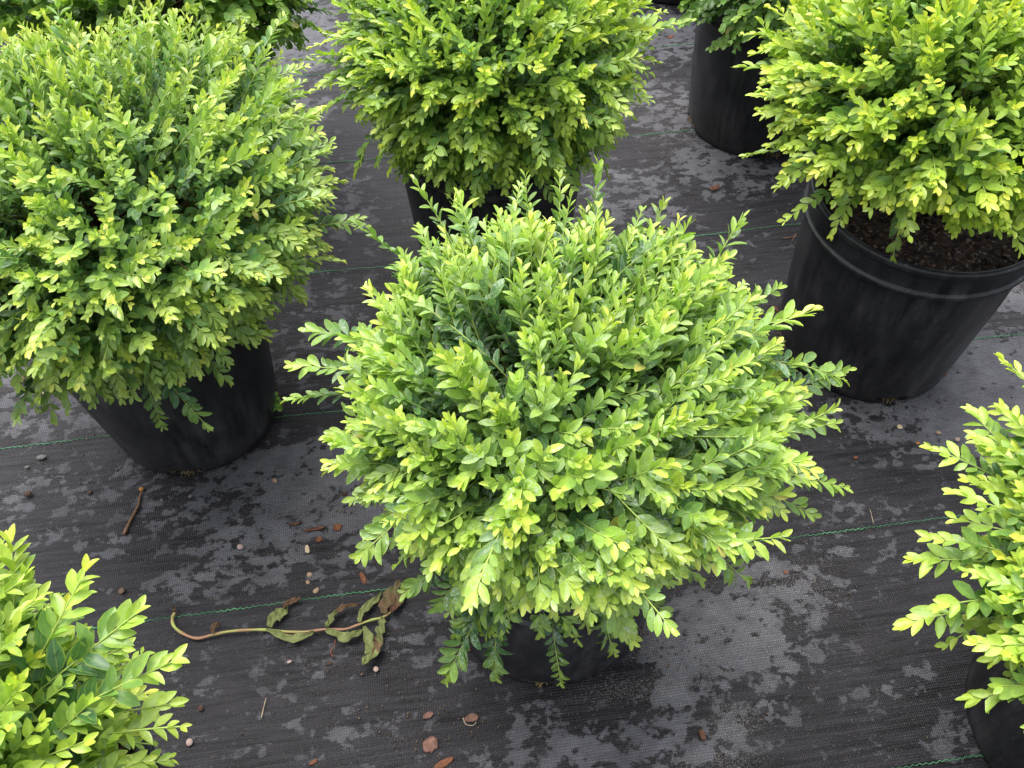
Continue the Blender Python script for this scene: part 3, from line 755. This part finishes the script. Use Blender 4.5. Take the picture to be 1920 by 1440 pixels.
for a in [
 (808, 1398, 18, 12, .5, CHIP_PINK, 'largest pale pink bark chip, at the bottom edge of the mat'),
 (832, 1432, 24, 6, .35, CHIP_ORANGE, 'long narrow bark chip cut by the bottom edge'),
 (802, 1340, 12, 5, .5, CHIP_PINK, 'small ridged bark chip between the largest chip and the middle pot'),
 (884, 1346, 15, 7, .1, CHIP_PINK, 'bark chip with a curled fibre beside it, below the middle pot'),
 (598, 1011, 8, 5, .1, CHIP_ORANGE, 'orange bark flake above the tall cream pebble'),
 (632, 989, 9, 7, -.5, CHIP_ORANGE, 'brown orange bark chip beside the dark wet spot'),
 (680, 1081, 6, 12, .2, CHIP_ORANGE, 'upright orange bark chip left of the low middle shrub leaves'),
 (590, 991, 24, 3, .08, CHIPMAT, 'long dark red stain above the orange flake, shaped as a bark sliver'),  # thin chip added in place of a stain on the mat
 (552, 981, 13, 2.5, .15, CHIPMAT, 'short dark red bark sliver left of the long red stain'),
 (455, 843, 9, 3, 0, CHIP_ORANGE, 'rusty bark sliver right of the left pot foot'),
 (587, 1429, 10, 3, .5, CHIP_ORANGE, 'thin orange sliver at the bottom edge left of the middle'),
 (883+700-700, 1068+88, 0, 0, 0, None, ''),
 (875, 1216, 10, 5, -.7, CHIP_ORANGE, 'orange chip pressed against the left side of the middle pot'),
 (690, 552, 9, 5, .1, CHIP_ORANGE, 'brown chip in the gap between the left and the middle shrub'),
 (1473, 1072, 5, 3, .2, CHIP_ORANGE, 'tiny orange flake right of the lower right shoots of the middle shrub'),
 (1317, 1378, 6, 9, .1, CHIPMAT, 'rusty chip among the wet spots at the bottom right of the middle'),
 (1258, 70, 7, 4, .4, CHIP_ORANGE, 'orange chip near the top edge left of the tall far pot'),
 (1200, 109, 7, 3, 0, CHIP_ORANGE, 'orange chip beside the right leaves of the back shrub'),
 (1770, 700, 8, 5, .6, CHIPMAT, 'brown chip lying against the right side of the upper right pot'),
 (1340, 352, 14, 5, .5, CHIPMAT, 'reddish bark chip below the tall far pot'),
 (1455, 580, 4, 9, .4, CHIPMAT, 'dark chip between the middle shrub and the upper right pot'),
 (1605, 858, 5, 3, 0, CHIP_ORANGE, 'tiny red flake below the cream pebble'),
 (460, 1443-1, 0, 0, 0, None, '')]:
    if a[5]: chip(*a)

def twig(pts, r, m, name, label, cat, group=None, lift=.002, taper=.6, parent=None, sides=7):
    P = np.array([gp(x, y, z if z is not None else lift) for x, y, *zz in pts for z in [zz[0] if zz else None]])
    t = np.linspace(0, len(P)-1, 10*len(P))
    i = np.clip(t.astype(int), 0, len(P)-2)
    def cr(a, b, c, d, u): return .5*((2*b)+(-a+c)*u+(2*a-5*b+4*c-d)*u*u+(-a+3*b-3*c+d)*u**3)
    Pe = np.concatenate([[2*P[0]-P[1]], P, [2*P[-1]-P[-2]]])
    u = (t-i)[:, None]
    S = cr(Pe[i], Pe[i+1], Pe[i+2], Pe[i+3], u)
    rr = np.linspace(r, r*taper, len(S)); rr[0] *= .6; rr[-1] *= .4
    rr = rr*(1+.10*np.sin(t*5))
    base = P[0] if parent is None else np.array(parent.location)
    V, Q, _ = tubes((S-base)[None], rr[None], sides=sides)
    o = link(name, np_mesh(name, V, Q), m, parent)
    if parent is None:
        o.location = base; tag(o, label, cat, group)
    return o, S
twig([(232, 1003), (245, 975), (258, 950), (263, 930), (270, 914)], .0023, TWIGMAT, 'twig', 'brown bare twig lying below the left pot', 'twig')
twig([(490, 1346), (494, 1328), (499, 1308)], .0008, STRAWMAT, 'straw', 'short pale straw on the mat below the wilted stem', 'straw')
twig([(1638, 982), (1632, 958), (1630, 955)], .0005, STRAWMAT, 'straw', 'hair thin straw standing on the green yarn at the right', 'straw')
twig([(625, 1232), (620, 1222), (626, 1212), (629, 1198)], .0009, simple('red_twig', (.16, .05, .03), (.25, .09, .05)), 'twig', 'short crooked red twig below the wilted leaves', 'twig')
twig([(868, 1346), (874, 1358), (887, 1360), (893, 1354)], .0007, STRAWMAT, 'straw', 'curled fibre hooked round the bark chip below the middle pot', 'straw')
twig([(68, 758), (78, 735), (81, 742), (70, 760), (82, 756), (80, 745)], .0011, STRAWMAT, 'straw', 'looped tan straw under the low leaves of the left shrub', 'straw')
twig([(1468, 447), (1480, 445), (1494, 443)], .0012, TWIGMAT, 'twig', 'small reddish twig left of the upper right pot', 'twig')
twig([(1492, 438), (1489, 445), (1485, 452)], .0009, TWIGMAT, 'twig', 'tiny twig crossing the reddish one beside the upper right pot', 'twig')

# ---- wilted weed stem
WILT = simple('wilted_leaf_green', (.11, .13, .04), (.24, .27, .10), 90, .75, .6, .002)
WILTB = simple('wilted_leaf_brown', (.10, .055, .03), (.19, .12, .065), 90, .8, .6, .002)
WILTR = simple('wilted_leaf_red', (.13, .060, .038), (.13, .14, .05), 45, .65, .5, .002)
WSTEM = simple('weed_stem_green', (.34, .38, .09), (.46, .50, .15), 40, .5, .1)
vroot = empty('wilted_weed', gp(540, 1182)); tag(vroot, 'uprooted wilted weed stem with shrivelled leaves lying on the mat left of the middle pot', 'weed')
def gstem():
    m, nt, b, L = mat('weed_stem')
    co = N(nt, 'ShaderNodeTexCoord').outputs['Object']
    n = noise(nt, L, co, 22, 1)
    L.new(mix(nt, L, ramp(nt, L, n, [(.42, 0.0), (.58, 1.0)]), (.38, .42, .10), (.36, .19, .11)), b.inputs['Base Color'])
    b.inputs['Roughness'].default_value = .45
    return m
VP = [(328, 1148, .003), (323, 1160, .004), (327, 1175, .005), (345, 1189, .004), (370, 1197, .004), (400, 1190, .005), (430, 1184, .006), (470, 1181, .006), (500, 1181, .006), (545, 1185, .006), (580, 1184, .006), (608, 1180, .006), (645, 1180, .006), (670, 1172, .006), (695, 1163, .006), (718, 1157, .006), (735, 1146, .005)]
twig(VP, .0021, gstem(), 'stem', None, None, parent=vroot, taper=.75)
def wleaf(pts, wpx, m, seed, z0=.006, label=None):
    """crumpled blade along a path of photograph points"""
    rng = np.random.default_rng(seed)
    P = np.array([gp(x, y, z0) for x, y in pts]); k = 22
    t = np.linspace(0, len(P)-1, k); i = np.clip(t.astype(int), 0, len(P)-2); u = (t-i)[:, None]
    S = P[i]*(1-u)+P[i+1]*u
    s = np.linspace(0, 1, k)
    S[:, 2] += .005*np.sin(s*PI*1.5+seed)*s+.003
    tg = nrm(np.gradient(S, axis=0)); sd = nrm(np.cross(tg, [0, 0, 1.0]))
    sc_ = np.linalg.norm(gp(pts[0][0]+1, pts[0][1])-gp(*pts[0]))
    wv = wpx*sc_*np.sin(PI*np.clip(s*.92+.06, 0, 1))**.75*(1+.22*np.sin(s*19+seed)+.1*np.sin(s*37))
    K = 9; V = []
    for a in range(K):
        v = a/(K-1)*2-1
        fold = .0018*np.abs(v)+.0016*np.sin(s*23+v*5+seed)+.001*np.sin(s*41-v*9)
        V.append(S+sd*(wv*v*(.85+.15*np.sin(s*15+v)))[:, None]+np.array([0, 0, 1])*fold[:, None])
    V = np.stack(V, 1)
    V[..., 2] = np.maximum(V[..., 2], .0015)
    V2 = V.copy(); V2[..., 2] -= .0005
    V = np.concatenate([V.reshape(-1, 3), V2.reshape(-1, 3)])-np.array(vroot.location)
    h = k*K; Q = []
    for a in range(k-1):
        for b in range(K-1):
            q = a*K+b; Q += [(q, q+1, q+K+1, q+K), (h+q, h+q+K, h+q+K+1, h+q+1)]
        Q += [(a*K, a*K+K, h+a*K+K, h+a*K), (a*K+K-1, h+a*K+K-1, h+a*K+2*K-1, a*K+2*K-1)]
    o = link('wilted_leaf', np_mesh('wilted_leaf', V, Q), m, vroot)
    if label: o['label'] = label
wleaf([(505, 1177), (515, 1160), (530, 1148), (538, 1135)], 14, WILT, 1)
wleaf([(533, 1142), (540, 1132), (552, 1126), (566, 1124)], 7, WILTB, 2, label='brown shrivelled leaf tip')
wleaf([(500, 1181), (525, 1193), (550, 1199), (575, 1195), (592, 1189)], 9, WILT, 3)
wleaf([(610, 1178), (618, 1168), (625, 1158), (635, 1150)], 7, WILT, 4)
wleaf([(623, 1160), (630, 1150), (650, 1140), (676, 1135)], 6, WILTB, 5, label='narrow brown curled leaf')
wleaf([(612, 1183), (632, 1192), (650, 1199), (668, 1190), (682, 1178)], 10, WILT, 6)
wleaf([(673, 1168), (680, 1150), (690, 1138), (705, 1125), (716, 1110)], 9, WILT, 7)
wleaf([(720, 1152), (722, 1135), (735, 1112), (750, 1090)], 15, WILTR, 8, label='broad red brown leaf')
wleaf([(733, 1150), (742, 1135), (752, 1120), (758, 1098)], 11, WILTR, 9, label='broad red brown leaf')
wleaf([(684, 1176), (690, 1195), (694, 1212), (700, 1228), (690, 1240), (680, 1251)], 12, WILT, 10)
wleaf([(716, 1158), (717, 1175), (712, 1195), (718, 1212)], 9, WILT, 11)
wleaf([(705, 1195), (712, 1205), (708, 1220), (695, 1235)], 9, WILTB, 12)
wleaf([(400, 1190), (402, 1178), (408, 1172), (413, 1168)], 6, WILTB, 13, label='tiny dead leaf stub')
wleaf([(330, 1148), (328, 1143), (326, 1139)], 5, WILTB, 14, label='torn brown root end')

# ---- small green weed by the left pot
wr = empty('seedling', gp(512, 762)); tag(wr, 'small light green weed seedling growing against the right side of the left pot', 'weed seedling')
rng = np.random.default_rng(5)
bs, ds, ns, ls = [], [], [], []
paths = []
for px, py, z in [(500, 722, .03), (508, 730, .032), (504, 745, .025), (515, 752, .02), (502, 760, .015), (520, 765, .015), (512, 740, .03), (506, 715, .04), (524, 758, .012), (510, 768, .01)]:
    c = gp(px, py, z); b0 = np.array(wr.location)
    paths.append(np.linspace(0, 1, 6)[:, None]*(c-b0)+b0+np.c_[np.zeros((6, 2)), .008*np.sin(np.linspace(0, PI, 6))])
    a0 = rng.uniform(0, 6.28)
    for j in range(3):
        a = a0+j*2.09
        bs.append(c); ds.append((math.cos(a), math.sin(a), .2)); ns.append((0, 0, 1)); ls.append(rng.uniform(.007, .010))
k = len(bs)
me = leaves_mesh('leaflets', np.array(bs)-np.array(wr.location), np.array(ds), np.array(ns)+rng.normal(0, .15, (k, 3)), np.array(ls), np.array(ls)*.85, np.full(k, .3), np.full(k, .15), np.tile([.16, .36, .04], (k, 1))*rng.uniform(.7, 1.3, (k, 1)), rng.random(k), 'round')
link('leaflets', me, LEAF_CLEAN, wr)
V, Q, Cc = tubes(np.array(paths)-np.array(wr.location), np.full((len(paths), 6), .0005), np.tile([.2, .3, .06], (len(paths), 6, 1)).astype(float), 4)
link('stems', np_mesh('stems', V, Q, col=Cc), STEM, wr)

# ---- fine soil crumbs nobody could count
rng = np.random.default_rng(99)
V = []; T = []; nv = 0
for _ in range(900):
    if rng.random() < .6:
        cx_, cy_ = [(620, 960), (620, 1060), (260, 880), (700, 1260), (1230, 1240), (1350, 300), (1700, 760), (1260, 80), (830, 1380)][rng.integers(9)]
        c = gp(cx_+rng.normal(0, 75), cy_+rng.normal(0, 40))
    else: c = gp(rng.uniform(0, 1920), rng.uniform(30, 1440))
    sz = rng.uniform(.0005, .0017)
    p = np.array([(1, 0, 0), (0, 1, 0), (-1, 0, 0), (0, -1, 0), (0, 0, 1), (0, 0, -1)], float)*sz*rng.uniform(.6, 1.4, (6, 3))+c+np.array([0, 0, -.001])
    V.append(p)
    for f in ((0, 1, 4), (1, 2, 4), (2, 3, 4), (3, 0, 4), (1, 0, 5), (2, 1, 5), (3, 2, 5), (0, 3, 5)): T.append([nv+x for x in f])
    nv += 6
o = link('soil_crumbs', np_mesh('soil_crumbs', np.concatenate(V), np.zeros((0, 4)), T), simple('crumbs', (.05, .03, .02), (.22, .15, .11), 60, .9), smooth=False)
tag(o, 'fine brown soil and bark crumbs sprinkled over the mat', 'soil crumbs', kind='stuff')
